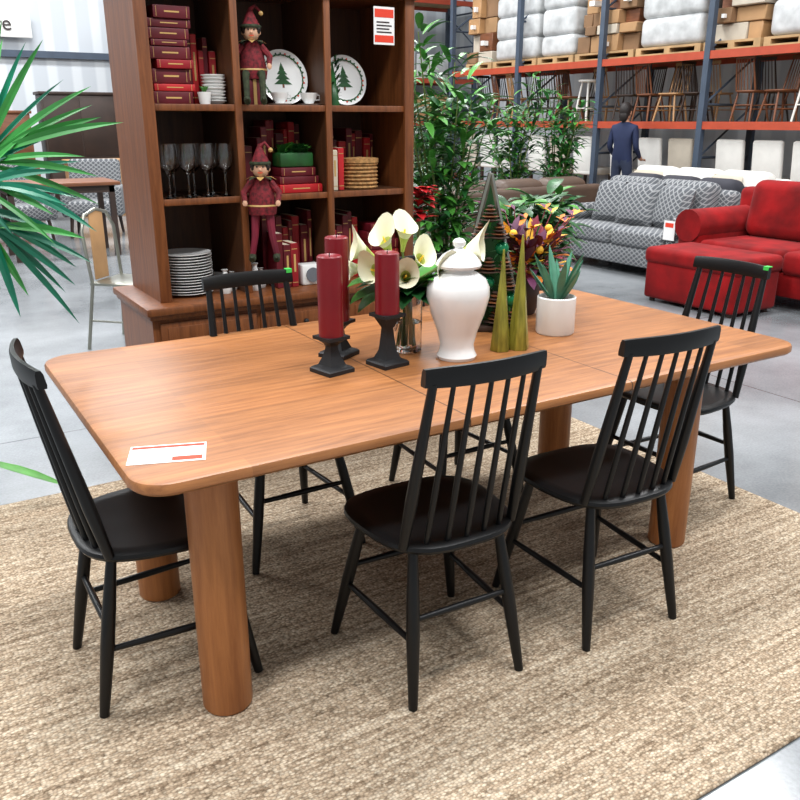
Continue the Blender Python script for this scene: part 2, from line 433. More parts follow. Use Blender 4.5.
def holder(x, y, hh, ch_, cr, rz):
    b = MB()
    q = pi/4
    b.lathe([(.070, 0), (.070, .012), (.062, .018), (.043, .024), (.028, .05), (.021, hh*.6), (.019, hh*.72), (.028, hh*.8), (.042, hh-.014), (.058, hh-.010), (.058, hh)], (0, 0, 0), M['iron'], 4, q)
    b.lathe([(.0, hh), (cr, hh), (cr, hh+ch_-.004), (cr-.004, hh+ch_), (cr*.75, hh+ch_-.003), (cr*.3, hh+ch_-.008), (0, hh+ch_-.008)], (0, 0, 0), M['redcandle'], 28)
    b.tube([(0, 0, hh+ch_-.01), (.002, 0, hh+ch_+.008)], .0015, M['wick'], 6)
    b.obj('candle_holder_with_red_candle', (x, y, TZ), rz)
holder(1.100, 2.19, .115, .245, .038, rd(12))
holder(1.205, 2.345, .12, .27, .038, rd(30))
holder(1.285, 2.165, .168, .19, .038, rd(8))

b = MB()
b.lathe([(.0, 0), (.062, 0), (.066, .010), (.058, .026), (.055, .045), (.066, .09), (.088, .15), (.102, .205), (.101, .235), (.088, .262), (.062, .28), (.050, .286), (.050, .296), (.070, .298), (.074, .306), (.068, .318), (.052, .337), (.030, .350), (.016, .353), (.013, .360), (.020, .368), (.021, .378), (.014, .386), (0, .390)], (0, 0, 0), M['ceramic'], 40)
b.obj('ginger_jar', (1.523, 2.12, TZ))

# calla lilies in glass vase
b = MB()
b.lathe([(0, .0), (.046, 0), (.050, .004), (.052, .21), (.050, .21), (.047, .012), (0, .010)], (0, 0, 0), M['glass'], 28)
b.lathe([(0, .012), (.046, .013), (.048, .10), (0, .10)], (0, 0, 0), M['glass'], 24)
def calla(b, base, d, L, k_=1.):
    d = Vector(d).normalized(); up = Vector((0, 0, 1)); s1 = d.cross(up).normalized(); s2 = s1.cross(d)
    n = 18; prof = [(0, .006), (.2, .008), (.4, .012), (.6, .018), (.76, .025), (.9, .034), (1., .044)]
    def ring(t, r):
        o = []
        for k in range(n):
            a = 2*pi*k/n; ext = t**3*.42*L*max(0, math.cos(a))**2 - t*t*.16*L*max(0, -math.cos(a))
            o.append(Vector(base)+d*(t*L+ext)+(s2*math.cos(a)+s1*math.sin(a))*r*k_*(1+(.15*max(0, math.cos(a))**3)*t))
        return o
    def seg(pr, m):
        vs = []; fs = []
        for t, r in pr: vs += ring(t, r)
        for i in range(len(pr)-1):
            for k in range(n):
                a = i*n+k; c2 = i*n+(k+1) % n; fs.append((a, c2, c2+n, a+n))
        b.add(vs, fs, m)
    seg(prof[:4], M['lilyg']); seg(prof[3:], M['lily'])
    B = Vector(base); b.tube([B+d*L*.3, B+d*L*.85], [.005, .003], M['yellow'], 8)
def cam(dx, dy=0): return Vector((.852*dx+.524*dy, -.524*dx+.852*dy, 0))
for dx, dy, z, ex, ey, ez, L, k_ in (
    (-.09, .0, .30, -.9, -.2, .6, .10, 1.1), (-.05, -.03, .32, -.35, -.4, .9, .095, 1.1), (-.015, .02, .33, .1, -.2, 1., .09, 1.0), (-.07, -.05, .27, -.7, -.9, .35, .09, 1.05),
    (.02, -.02, .28, .45, -.6, .7, .085, 1.0), (-.12, .02, .27, -1., -.4, .15, .09, .95), (-.01, -.05, .25, .1, -1, .4, .08, .95),
    (.125, .0, .29, .9, -.25, .55, .14, 1.15), (.085, -.05, .245, .5, -.8, .5, .10, 1.05)):
    p = cam(dx, dy)+Vector((0, 0, z)); d = cam(ex, ey)+Vector((0, 0, ez))
    calla(b, p, d, L, k_)
    b.tube([(R.uniform(-.02, .02), R.uniform(-.02, .02), .02), Vector((0, 0, .2))+p*.1, p*.6+Vector((0, 0, .09)), p], .0045, M['stem'], 6)
for k in range(22):
    a = R.uniform(0, 2*pi); b.leaf((0, 0, .19), (math.cos(a), math.sin(a), R.uniform(.2, 1.3)), R.uniform(.13, .2), .075, M['green'] if k % 2 == 0 else M['dkgreen'], 1.1)
for ex, ez, L in ((-1., .25, .19), (-.8, .55, .21), (-1., .0, .17), (.3, .5, .15), (.9, .35, .20), (1., .05, .18), (.75, .75, .2), (-.3, .35, .15)):
    b.leaf(cam(ex*.02, -.02)+Vector((0, 0, .205)), cam(ex, -.45)+Vector((0, 0, ez)), L, .095, M['green'], .9, 7, .3)
b.obj('calla_lilies_in_glass_vase', (1.43, 2.28, TZ))

# pinecone christmas tree figurine
b = MB(); b.X = Matrix.Scale(1.06, 4)
for s_ in (-1, 1):
    b.tube([(s_*.12, -.02, .02), (0, -.01, .53)], .008, M['metal'], 4)
    b.tube([(s_*.12, .05, .02), (0, .02, .53)], .007, M['darkwood'], 4)
b.box((-.135, -.05, 0), (.135, .06, .022), M['darkwood'], .004)
b.add([(-.115, .03, .02), (.115, .03, .02), (0, .015, .52)], [(0, 1, 2)], M['dkgreen'])
for row in range(7):
    z = .055+row*.058; w = .092*(1-row/7.6)
    k = max(1, int(w*2/.05)+1)
    for i in range(k):
        x = (-w+2*w*i/(k-1)) if k > 1 else 0
        if (row*2+i) % 4 == 1: b.ball((x, -.030, z), .024, M['ornament'], 14)
        else:
            for q in range(5): b.lathe([(.004, -.005), (.036-.0055*q, .004), (.0, .010)], (x, -.034, z-.024+q*.011), M['cone'] if q % 2 == 0 else M['oldwood'], 9, q*.35)
        for q in range(8):
            a = q*pi/4; b.leaf((x, -.015, z-.01), (math.cos(a), -.4, math.sin(a)), .045, .012, M['dkgreen'] if q % 3 else M['green'], .1, 2)
b.obj('pinecone_christmas_tree', (1.84, 2.38, TZ), rd(-32))
for x, y, h, r in ((1.70, 2.115, .34, .034), (1.765, 2.10, .385, .038)):
    b = MB(); b.lathe([(0, 0), (r, 0), (r*1.04, .006), (r*.78, h*.25), (r*.52, h*.52), (r*.26, h*.78), (.003, h), (0, h)], (0, 0, 0), M['gold'], 6, .3)
    b.obj('metallic_cone_tree', (x, y, TZ), .4)
# aloe
b = MB()
b.lathe([(0, 0), (.066, 0), (.070, .006), (.070, .132), (.066, .136), (.063, .132), (.062, .115), (0, .115)], (0, 0, 0), M['matwhite'], 36)
b.lathe([(0, .1), (.062, .118), (0, .122)], (0, 0, 0), M['cone'], 20)
for k in range(12):
    a = k*2.4; el = .9+2.2*(k/12); L = .14+.07*(k/12)
    for f_, dz in ((.7, .118), (.1, .113)):
        b.leaf((.018*math.cos(a), .018*math.sin(a), dz), (math.cos(a), math.sin(a), el), L, .026, M['aloe'], -.45 if k < 6 else .25, 6, f_)
b.obj('potted_aloe', (2.025, 2.205, TZ))
# autumn arrangement
b = MB()
b.lathe([(0, 0), (.05, 0), (.07, .06), (.06, .13), (.045, .15), (0, .15)], (0, 0, 0), M['darkwood'], 24)
for k in range(300):
    a = R.uniform(0, 2*pi); el = R.uniform(-.1, 1.5); r0 = R.uniform(.02, .18)
    d = Vector((math.cos(a), math.sin(a), el)).normalized()
    p = Vector((0, 0, .17))+d*r0
    b.leaf(p, d+Vector((R.uniform(-.5, .5), R.uniform(-.5, .5), R.uniform(-.3, .3))), R.uniform(.05, .10), R.uniform(.025, .045), R.choice([M['maroon'], M['orange'], M['purple'], M['maroon'], M['purple'], M['goldleaf'], M['cone'], M['dkgreen']]), .6, 3)
for k in range(12):
    a = k*.9; b.ball((.12*math.cos(a), .12*math.sin(a), .24+.03*(k % 4)), .016, M['goldleaf'] if k % 2 else M['orange'], 10)
for k in range(14):
    a = R.uniform(0, 2*pi); q = (.18*math.cos(a), .18*math.sin(a), R.uniform(.34, .42))
    b.tube([(0, 0, .15), (.1*math.cos(a), .1*math.sin(a), .28), q], .002, M['maroon'], 5)
    for j in range(3): b.leaf(q, (math.cos(a+j), math.sin(a+j), .5), .05, .02, R.choice([M['orange'], M['goldleaf'], M['purple']]), .4, 2)
b.obj('autumn_flower_arrangement', (2.13, 2.52, TZ))

# ------------------------------------------------------------------ hutch
b = MB(); W_ = M['hutch']; I_ = M['hutchin']
HX0, HX1, HF, HB = .965, 2.265, 3.575, 4.04
b.box((.87, 3.455, .705), (2.36, 4.06, .74), W_, .008)
b.box((.885, 3.47, .685), (2.345, 4.06, .706), W_, .004)
b.box((.90, 3.50, .06), (2.33, 4.05, .685), W_)
b.box((.885, 3.485, 0), (2.345, 4.05, .08), W_, .006)
for k in range(3):
    a = .93+k*.463; e = a+.444
    b.box((a, 3.488, .53), (e, 3.502, .665), W_, .005); b.box((a+.03, 3.482, .55), (e-.03, 3.49, .645), W_, .004)
    b.ball(((a+e)/2, 3.472, .598), .013, M['iron'])
    b.box((a, 3.488, .10), (e, 3.502, .515), W_, .005)
    b.box((a+.055, 3.482, .15), (e-.055, 3.492, .465), W_, .008)
    b.ball((e-.03, 3.478, .33), .013, M['iron'])
b.box((HX0, HF, .74), (HX0+.03, HB, 2.1), W_); b.box((HX1-.03, HF, .74), (HX1, HB, 2.1), W_)
b.box((HX0-.004, HF-.018, .74), (HX0+.048, HF+.002, 2.1), W_, .004); b.box((HX1-.048, HF-.018, .74), (HX1+.004, HF+.002, 2.1), W_, .004)
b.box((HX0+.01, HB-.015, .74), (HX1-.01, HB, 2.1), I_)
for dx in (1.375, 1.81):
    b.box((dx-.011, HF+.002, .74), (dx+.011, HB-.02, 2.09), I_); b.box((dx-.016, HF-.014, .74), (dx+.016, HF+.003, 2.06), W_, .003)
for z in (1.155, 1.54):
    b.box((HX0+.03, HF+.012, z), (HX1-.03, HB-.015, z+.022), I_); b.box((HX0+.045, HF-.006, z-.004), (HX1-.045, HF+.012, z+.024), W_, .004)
b.box((HX0, HF-.018, 2.05), (HX1, HF+.004, 2.13), W_)
b.box((HX0-.0, HF, 2.08), (HX1, HB, 2.12), W_)
for k, (o, z) in enumerate(((.03, 2.03), (.05, 2.055), (.075, 2.08))):
    b.box((HX0-o, HF-o-.01, z), (HX1+o, HB, z+.027), W_, .006)
b.obj('wooden_hutch')
S0, S1, S2 = .7405, 1.1775, 1.5625

b = MB()
b.box((-.055, 0, 0), (.055, .002, .16), M['paper']); b.box((-.05, -.001, .115), (.05, 0, .15), M['redink']); b.box((-.05, -.001, .01), (.05, 0, .04), M['redink'])
for k in range(4): b.box((-.04, -.001, .05+k*.014), (.04-.012*(k % 2), 0, .056+k*.014), M['ink'])
b.obj('hutch_price_tag', (2.10, HF-.022, 1.83))

reds = ['red1', 'red2', 'red3', 'red1', 'red2']
def books_row(x0, x1, y, z, hmin, hmax, name='row_of_red_books', dep=.15, cols=reds):
    b = MB(); x = x0
    while x < x1-.015:
        w = min(R.uniform(.02, .045), x1-x); h = R.uniform(hmin, hmax); m = M[R.choice(cols)]; y_ = y+R.uniform(0, .02)
        b.box((x, y_, z), (x+w-.001, y_+dep, z+h), m, .003, 1)
        b.box((x+.003, y_+.004, z+h-.001), (x+w-.004, y_+dep-.003, z+h+.0005), M['pages'])
        if R.random() < .5: b.box((x+w*.36, y_-.0006, z+h*.35), (x+w*.64, y_+.002, z+h*.75), M['gilt'])
        b.box((x+w*.1, y_-.0006, z+h*.1), (x+w*.9, y_+.002, z+h*.115), M['gilt']); b.box((x+w*.1, y_-.0006, z+h*.86), (x+w*.9, y_+.002, z+h*.875), M['gilt'])
        x += w
    b.obj(name)
def books_stack(x, y, z, w, hs, name='stack_of_red_books'):
    b = MB()
    for h in hs:
        ww = w*R.uniform(.80, 1); m = M[R.choice(reds)]; o = R.uniform(0, w-ww); y_ = y+R.uniform(0, .02)
        b.box((x+o, y_, z), (x+o+ww, y_+.15, z+h-.0015), m, .004, 2)
        if R.random() < .7: b.box((x+o+ww*.3, y_-.0006, z+h*.44), (x+o+ww*.7, y_+.002, z+h*.56), M['gilt'])
        for q in (.08, .9): b.box((x+o+ww*q, y_-.0006, z+h*.1), (x+o+ww*(q+.01), y_+.002, z+h*.9), M['gilt'])
        b.box((x+o+ww-.002, y_+.006, z+.004), (x+o+ww+.0006, y_+.145, z+h-.005), M['pages'])
        z += h
    b.obj(name)
FY = HF+.03
books_stack(1.02, FY, S2, .19, [.052, .03, .058, .036, .05, .026, .044, .034, .05])
books_row(1.215, 1.355, HF+.17, S2, .22, .3)
def plates(x, y, z, r, n, dz, name='stack_of_white_plates'):
    b = MB()
    for k in range(n):
        zz = k*dz; j = R.uniform(-.003, .003)
        b.lathe([(0, zz), (r*.55, zz), (r*.62, zz+.003), (r, zz+dz*.9+.004), (r, zz+dz*.9+.007), (r*.6, zz+.008), (0, zz+.006)], (j, j, 0), M['ceramic'], 32)
    b.obj(name, (x, y, z))
plates(1.305, HF+.09, S2, .052, 9, .013)
b = MB(); b.lathe([(0, 0), (.022, 0), (.030, .05), (.027, .05), (.025, .04), (0, .04)], (0, 0, 0), M['ceramic'], 20)
for k in range(12): b.leaf((0, 0, .04), (math.cos(k*2.4), math.sin(k*2.4), 1.6), .04, .016, M['green'], -.2, 3, .4)
b.obj('small_potted_succulent', (1.240, HF+.025, S2))
plates(1.13, HF+.13, S0, .118, 15, .0125)
plates(1.30, HF+.25, S0, .06, 4, .013)

def doll(x, y, z, rz, hang, s=1., name='elf_doll'):
    b = MB(); b.X = Matrix.Scale(s, 4)
    b.lathe([(0, 0), (.05, .0), (.055, .03), (.045, .08), (.03, .12), (.018, .135), (0, .14)], (0, 0, 0), M['plaid'], 16, sy=.75)
    b.lathe([(.052, .025), (.056, .032), (.052, .04)], (0, 0, 0), M['gilt'], 16, sy=.75)
    for k in range(8):
        a = k*pi/4; b.leaf((.015*math.cos(a), .015*math.sin(a), .135), (math.cos(a), math.sin(a), -.1), .045, .03, M['dollgreen'] if k % 2 else M['gilt'], .6, 2)
    b.ball((0, 0, .165), (.031, .029, .035), M['dollface'], 14); b.ball((0, -.03, .162), .006, M['dollface'], 8)
    for e in (-1, 1):
        b.ball((e*.011, -.027, .172), .0035, M['ink'], 6); b.ball((e*.031, 0, .165), (.006, .006, .012), M['dollface'], 6)
        b.ball((e*.024, .0, .175), (.014, .022, .022), M['hair'], 8)
    b.tube([(-.009, -.028, .152), (0, -.030, .150), (.009, -.028, .152)], .0016, M['redink'], 5)
    b.lathe([(.036, 0), (.034, .012), (.022, .035), (.008, .065), (0, .07)], (0, .004, .178), M['plaid'], 16)
    b.lathe([(.038, 0), (.040, .006), (.037, .012)], (0, .004, .178), M['dollgreen'], 16)
    b.tube([(0, .004, .24), (.02, .004, .255), (.038, 0, .235)], [.01, .007, .004], M['plaid'], 8); b.ball((.04, 0, .23), .009, M['gilt'], 8)
    for e in (-1, 1):
        b.tube([(e*.035, 0, .115), (e*.065, -.015, .08), (e*.06, -.04, .05)], [.014, .012, .010], M['plaid'], 8)
        b.ball((e*.06, -.045, .044), (.010, .008, .012), M['dollface'], 8)
        if hang: pts = [(e*.025, 0, .01), (e*.032, -.01, -.08), (e*.045, -.005, -.15)]
        else: pts = [(e*.025, 0, .015), (e*.03, -.07, .02), (e*.03, -.085, -.07)]
        b.tube(pts, [.018, .013, .011], M['maroon'] if hang else M['dollgreen'], 8)
        q = Vector(pts[-1]); b.tube([q+Vector((0, .01, 0)), q+Vector((0, -.03, -.012)), q+Vector((0, -.05, .0))], [.013, .013, .005], M['dollgreen'], 8)
    b.obj(name, (x, y, z), rz)
doll(1.475, HF+.05, S2+.107, rd(-20), False, 1.15)
b = MB(); b.box((1.42, HF+.02, S2), (1.515, HF+.12, S2+.105), M['red2'], .003); b.box((1.46, HF+.018, S2), (1.475, HF+.121, S2+.1055), M['gilt']); b.obj('red_gift_box')
doll(1.44, HF-.06, 1.10, rd(-25), True, 1.2)

def deco_plate(x, y, z, r, name='decorative_christmas_plate'):
    b = MB(); b.X = Matrix.Translation((0, 0, r)) @ Matrix.Rotation(rd(78), 4, 'X')
    b.lathe([(0, 0), (r*.6, 0), (r, .012), (r, .015), (r*.66, .004), (0, .003)], (0, 0, 0), M['ceramic'], 40)
    for k in range(28):
        a = k*pi/14; b.ball((r*.86*math.cos(a), r*.86*math.sin(a), .0125), (.005, .005, .002), M['redink'] if k % 3 == 0 else M['dkgreen'], 6)
        b.leaf((r*.8*math.cos(a), r*.8*math.sin(a), .012), (math.sin(a), -math.cos(a), 0), .03, .008, M['dkgreen'], 0, 2, 0, Vector((math.cos(a), math.sin(a), .1)))
    for k, (w, y_) in enumerate(((.045, -.03), (.036, -.008), (.026, .014), (.014, .034))):
        b.add([(-w, y_, .005), (w, y_, .005), (0, y_+.034, .005)], [(0, 1, 2)], M['dkgreen'])
    b.box((-.005, -.045, .0045), (.005, -.03, .0055), M['oldwood'])
    b.obj(name, (x, y, z))
deco_plate(1.665, HF+.17, S2, .122); deco_plate(1.985, HF+.17, S2, .116)
b = MB()
for k in range(60):
    b.leaf((1.875+R.uniform(-.01, .03), HF+.07, S2+R.uniform(.0, .2)), (R.uniform(-.3, 1), R.uniform(-.6, .2), R.uniform(.0, .8)), .035, .014, M['dkgreen'], .3, 2)
b.lathe([(0, 0), (.03, 0), (.03, .02), (0, .2)], (1.875, HF+.07, S2), M['dkgreen'], 10)
b.obj('small_tabletop_pine')
# middle shelf
def wineglass(x, y):
    b = MB(); b.lathe([(0, 0), (.036, 0), (.034, .003), (.006, .008), (.004, .02), (.004, .095), (.012, .105), (.034, .13), (.041, .16), (.037, .2), (.033, .225), (.0318, .225), (.0355, .2), (.039, .16), (.032, .132), (.01, .109), (0, .107)], (0, 0, 0), M['glass'], 20)
    b.obj('wine_glass', (x, y, S1))
for x, y in ((1.065, .055), (1.115, .15), (1.15, .055), (1.205, .15), (1.235, .055), (1.29, .15), (1.318, .055)): wineglass(x, HF+y)
books_row(1.40, 1.50, HF+.14, S1, .2, .3)
books_stack(1.57, FY, S1, .22, [.04, .035, .04])
b = MB(); b.box((1.585, HF+.05, S1+.1155), (1.755, HF+.15, S1+.18), M['dkgreen'], .01)
for k in range(90):
    a = R.uniform(0, 2*pi); b.leaf((1.67+R.uniform(-.07, .07), HF+.1+R.uniform(-.03, .03), S1+.175), (math.cos(a), math.sin(a), R.uniform(.4, 1.8)), R.uniform(.04, .075), .034, M['green'] if k % 3 == 0 else M['dkgreen'], .9, 3)
b.obj('planter_with_greenery')
books_row(1.505, 1.56, HF+.12, S1, .22, .3)
books_row(1.60, 1.79, HF+.24, S1, .24, .33)
books_row(1.83, 1.92, HF+.05, S1, .16, .24, cols=['pages', 'red1', 'red3'])
books_row(1.95, 2.2, HF+.26, S1, .22, .3)
b = MB()
for k in range(7): b.lathe([(.0, .001+k*.018), (.088, .001+k*.018), (.095, .009+k*.018), (.088, .017+k*.018), (0, .017+k*.018)], (0, 0, 0), M['basket'], 36)
b.lathe([(0, .125), (.097, .125), (.097, .145), (.02, .15), (0, .15)], (0, 0, 0), M['basket'], 36)
b.obj('woven_basket', (2.04, HF+.13, S1))
# bottom shelf
for x, s_, y in ((1.285, 1., .05), (1.335, .8, .1), (1.43, 1.15, .05), (1.48, .85, .10)):
    b = MB(); b.X = Matrix.Scale(s_, 4); b.lathe([(0, 0), (.022, 0), (.032, .03), (.026, .06), (.012, .085), (.01, .1), (.016, .11), (0, .11)], (0, 0, 0), M['ceramic'], 20); b.obj('small_white_vase', (x, HF+y, S0))
def teacup(x, y, z):
    b = MB(); b.lathe([(0, 0), (.05, .003), (.056, .008), (.05, .008), (.02, .006), (.02, .010), (.034, .03), (.040, .055), (.038, .055), (.031, .03), (0, .014)], (0, 0, 0), M['ceramic'], 24)
    b.tube([(.038, 0, .048), (.056, 0, .044), (.054, 0, .026), (.034, 0, .024)], .003, M['ceramic'], 6); b.obj('white_teacup', (x, y, z))
teacup(1.60, HF+.06, S2); teacup(1.745, HF+.06, S2)
books_row(1.52, 1.79, HF+.14, S0, .26, .36)
books_row(1.53, 1.64, HF+.01, S0, .2, .27, dep=.11)
b = MB(); b.box((1.66, HF+.02, S0), (1.77, HF+.10, S0+.10), M['matwhite'], .012)
b.tube([(1.715, HF+.02, S0+.05), (1.715, HF+.014, S0+.05)], .035, M['greyfab'], 24); b.obj('small_white_speaker')  # white speaker box with a round grey front
books_row(1.84, 2.02, HF+.1, S0, .24, .34)
books_stack(2.03, FY, S0, .19, [.05, .05, .04, .05, .04, .04])

# ------------------------------------------------------------------ palm at left
def O(x, y, z): return Vector((.852*x+.524*y, -.524*x+.852*y, z))
b = MB()
cx, cy = .02, 3.20
b.lathe([(0, 0), (.10, 0), (.14, .28), (.145, .3), (.13, .3), (.12, .26), (0, .26)], (cx-.1, cy+.1, RZ), M['potgrey'], 28)
crown = Vector((cx-.08, cy+.0, .85))
for k in range(3):
    b.tube([(cx-.1+.03*k-.03, cy+.1, .25), (cx-.1+.02*k, cy+.06, .6), crown], [.016, .013, .01], M['stem'], 8)
def fan(hub, axis, nb, span, L, m, droop, w=.022):
    hub = Vector(hub); axis = Vector(axis).normalized()
    mid = (crown+hub)/2+Vector((0, 0, .10))
    b.tube([crown, mid, hub], [.008, .006, .005], M['stem'], 6)
    view = Vector((-.45, -.75, .35)).normalized()
    pl = axis.cross(view).normalized()
    for k in range(nb):
        t = -1+2*k/(nb-1); a = rd(span/2)*t
        d = axis*math.cos(a)+pl*math.sin(a)+view*R.uniform(-.22, .22)
        LL = L*(1-.3*t*t)*R.uniform(.85, 1.12)
        sd = (pl*math.cos(a)-axis*math.sin(a)+view*R.uniform(-.4, .4)).normalized()
        st = hub+axis*R.uniform(-.05, .08)
        b.leaf(st, d, LL, w*R.uniform(.8, 1.2), m if R.random() < .75 else (M['palm'] if m is M['teal'] else M['teal']), droop, 7, .4, sd)
right = O(1, 0, 0)
Z = Vector((0, 0, 1))
fan(O(-1.29, 2.60, 1.36), right*.8+Z*.70, 15, 120, .45, M['palm'], .28, .024)
fan(O(-1.28, 2.55, 1.31), right*1.+Z*.1, 9, 90, .31, M['teal'], .45)
fan(O(-1.33, 2.60, 1.24), right*.5-Z*.5, 12, 90, .37, M['teal'], .35, .026)
fan(O(-1.9, 3.2, 1.6), -right*.6+Z*.8, 13, 120, .4, M['palm'], .4)
fan(O(-2.1, 2.8, 1.3), -right+Z*.2-O(0, .5, 0), 13, 120, .4, M['teal'], .5)
fan(O(-1.7, 2.5, 1.2), -O(0, 1, 0)+Z*.4, 13, 120, .4, M['palm'], .5)
st = O(-1.66, 3.0, .22); b.leaf(st, O(-1.38, 3.06, .10)-st, .34, .07, M['green'], .1)
b.obj('potted_palm')

# ------------------------------------------------------------------ plants (mid)
def bush(name, x, y, h, stems, nl, spread, ms, lw=.03, ll=.16, z0=.25, pot=.16):
    b = MB()
    b.lathe([(0, 0), (pot*.75, 0), (pot, .3), (pot*1.05, .32), (pot*.9, .32), (pot*.88, .28), (0, .28)], (0, 0, 0), M['potgrey'], 24)
    for k in range(stems):
        a = k*2.4+R.random(); hh = h*R.uniform(.7, 1.)-.05; sp = spread*R.uniform(.3, 1.)
        P = [(.03*math.cos(a), .03*math.sin(a), .26), (sp*.35*math.cos(a), sp*.35*math.sin(a), hh*.5), (sp*math.cos(a), sp*math.sin(a), hh)]
        b.tube(P, [.012, .009, .004], M['stem'], 6)
        for j in range(nl):
            t = (z0+(1-z0)*(j/nl)**.8)
            q = Vector(P[0]).lerp(Vector(P[1]), t*2) if t < .5 else Vector(P[1]).lerp(Vector(P[2]), t*2-1)
            aa = R.uniform(0, 2*pi)
            d = Vector((math.cos(aa), math.sin(aa), R.uniform(-.1, .9)))
            q2 = q+d*R.uniform(.0, .14)
            b.leaf(q2, d+Vector((0, 0, R.uniform(-.4, .3))), ll*R.uniform(.7, 1.2), lw*R.uniform(.8, 1.2), M[R.choice(ms)], .8, 4)
    return b.obj(name, (x, y, 0))
bush('potted_bamboo_tree', 3.35, 4.85, 2.12, 11, 64, .44, ['green', 'dkgreen', 'green'], .05, .22)
bush('potted_leafy_plant', 4.15, 4.95, 1.0, 9, 34, .34, ['dkgreen', 'dkgreen', 'green'], .10, .24)
bush('potted_leafy_plant', 5.0, 5.75, .95, 9, 30, .34, ['dkgreen', 'dkgreen', 'green'], .11, .26)
bush('potted_leafy_plant', 3.5, 6.0, 1.5, 8, 34, .36, ['dkgreen', 'dkgreen'], .08, .22)
bush('potted_ficus', 7.35, 9.0, 2.1, 9, 54, .46, ['dkgreen', 'green'], .055, .22)
bush('potted_ficus', 8.25, 9.15, 2.0, 9, 54, .42, ['green', 'dkgreen', 'palm'], .055, .22)
bush('potted_ficus', 6.6, 10.0, 1.9, 8, 44, .46, ['dkgreen', 'dkgreen', 'green'], .05, .22)
b = MB(); b.lathe([(0, 0), (.1, 0), (.13, .25), (0, .25)], (0, 0, 0), M['terracotta'], 24)
b.tube([(0, 0, .2), (0, 0, .95)], .012, M['stem'], 6)
for k in range(60):
    a = R.uniform(0, 2*pi); b.leaf((0, 0, 1.0+R.uniform(-.1, .12)), (math.cos(a), math.sin(a), R.uniform(-.1, .8)), .14, .06, M['red3'] if k % 3 else M['dkgreen'], .6, 4)
b.obj('potted_poinsettia', (2.78, 4.3, 0))

# ------------------------------------------------------------------ sofas
def sofa(name, L, D, H, arm, m, nc, loc, rz, pil=None, seat=.44, armh=.62, pm=None, tag=False):
    b = MB()
    b.box((-L/2+.02, -D/2+.03, .1), (L/2-.02, D/2, .30), m, .03)
    for k in range(nc):
        w = (L-2*arm)/nc; a = -L/2+arm+k*w
        b.box((a+.004, -D/2, .29), (a+w-.004, D/2-.2, seat+.02), m, .05, 4)
        b.box((a+.01, D/2-.38, seat), (a+w-.01, D/2-.10, H), m, .10, 5, Matrix.Rotation(rd(-9), 4, 'X'))
    b.box((-L/2+.03, D/2-.18, .2), (L/2-.03, D/2, H-.08), m, .06, 3)
    for e in (-1, 1):
        xa = e*(L/2-arm/2)
        b.box((xa-arm/2+.01, -D/2+.02, .1), (xa+arm/2-.01, D/2-.02, armh-.06), m, .03, 3)
        b.tube([(xa, -D/2, armh-.09), (xa, D/2-.04, armh-.09)], arm*.56, m, 20)
    for ex in (-1, 1):
        for ey in (-1, 1): b.tube([(ex*(L/2-.08), ey*(D/2-.08), 0), (ex*(L/2-.09), ey*(D/2-.09), .12)], [.02, .03], M['darkwood'], 8)
    if pil:
        for px, py, a in pil: b.pillow((px, py, seat+.23), .48, .44, .19, pm or m, Matrix.Rotation(rd(a), 4, 'Z') @ Matrix.Rotation(rd(-18), 4, 'X'))
    if tag:
        b.box((L/2-arm*.9, -D/2-.018, armh-.20), (L/2-.02, -D/2-.014, armh-.02), M['paper']); b.box((L/2-arm*.8, -D/2-.02, armh-.08), (L/2-.04, -D/2-.017, armh-.04), M['redink'])
    b.obj(name, loc, rz)
sofa('patterned_grey_loveseat', 1.75, .95, .92, .17, M['greysofa'], 2, (6.78, 6.15, 0), rd(-90), [(-.40, -.02, 10), (.40, -.02, -10), (-.02, -.06, 4)], tag=True)
sofa('red_sofa', 2.2, .98, .98, .26, M['redsofa'], 2, (6.70, 4.12, 0), rd(-90), [(.42, -.14, -8)], seat=.46, armh=.68, pm=M['mustard'])
b = MB(); b.box((-.46, -.28, .03), (.46, .28, .36), M['redsofa'], .03, 3); b.box((-.48, -.30, .33), (.48, .30, .47), M['redsofa'], .05, 4)
for ex in (-1, 1):
    for ey in (-1, 1): b.tube([(ex*.4, ey*.22, 0), (ex*.4, ey*.22, .05)], .025, M['darkwood'], 8)
b.obj('red_ottoman', (5.84, 4.5, 0), rd(-90))
sofa('brown_leather_sofa', 2.4, .9, .86, .2, M['leather'], 3, (6.20, 7.75, 0), rd(180))
sofa('dark_grey_sofa', 1.9, .7, .90, .16, M['darkfab'], 3, (7.68, 6.55, 0), rd(-90))
sofa('white_sofa', 2.4, .85, .93, .18, M['whitefab'], 3, (8.6, 7.1, 0), rd(-90), [(-.7, 0, 8), (.5, 0, -8)], pm=M['beige'])
sofa('dark_grey_sofa', 2.0, .85, .90, .18, M['darkfab'], 3, (8.5, 4.7, 0), rd(-90), [(.5, 0, -8), (-.4, 0, 8)], pm=M['whitefab'])

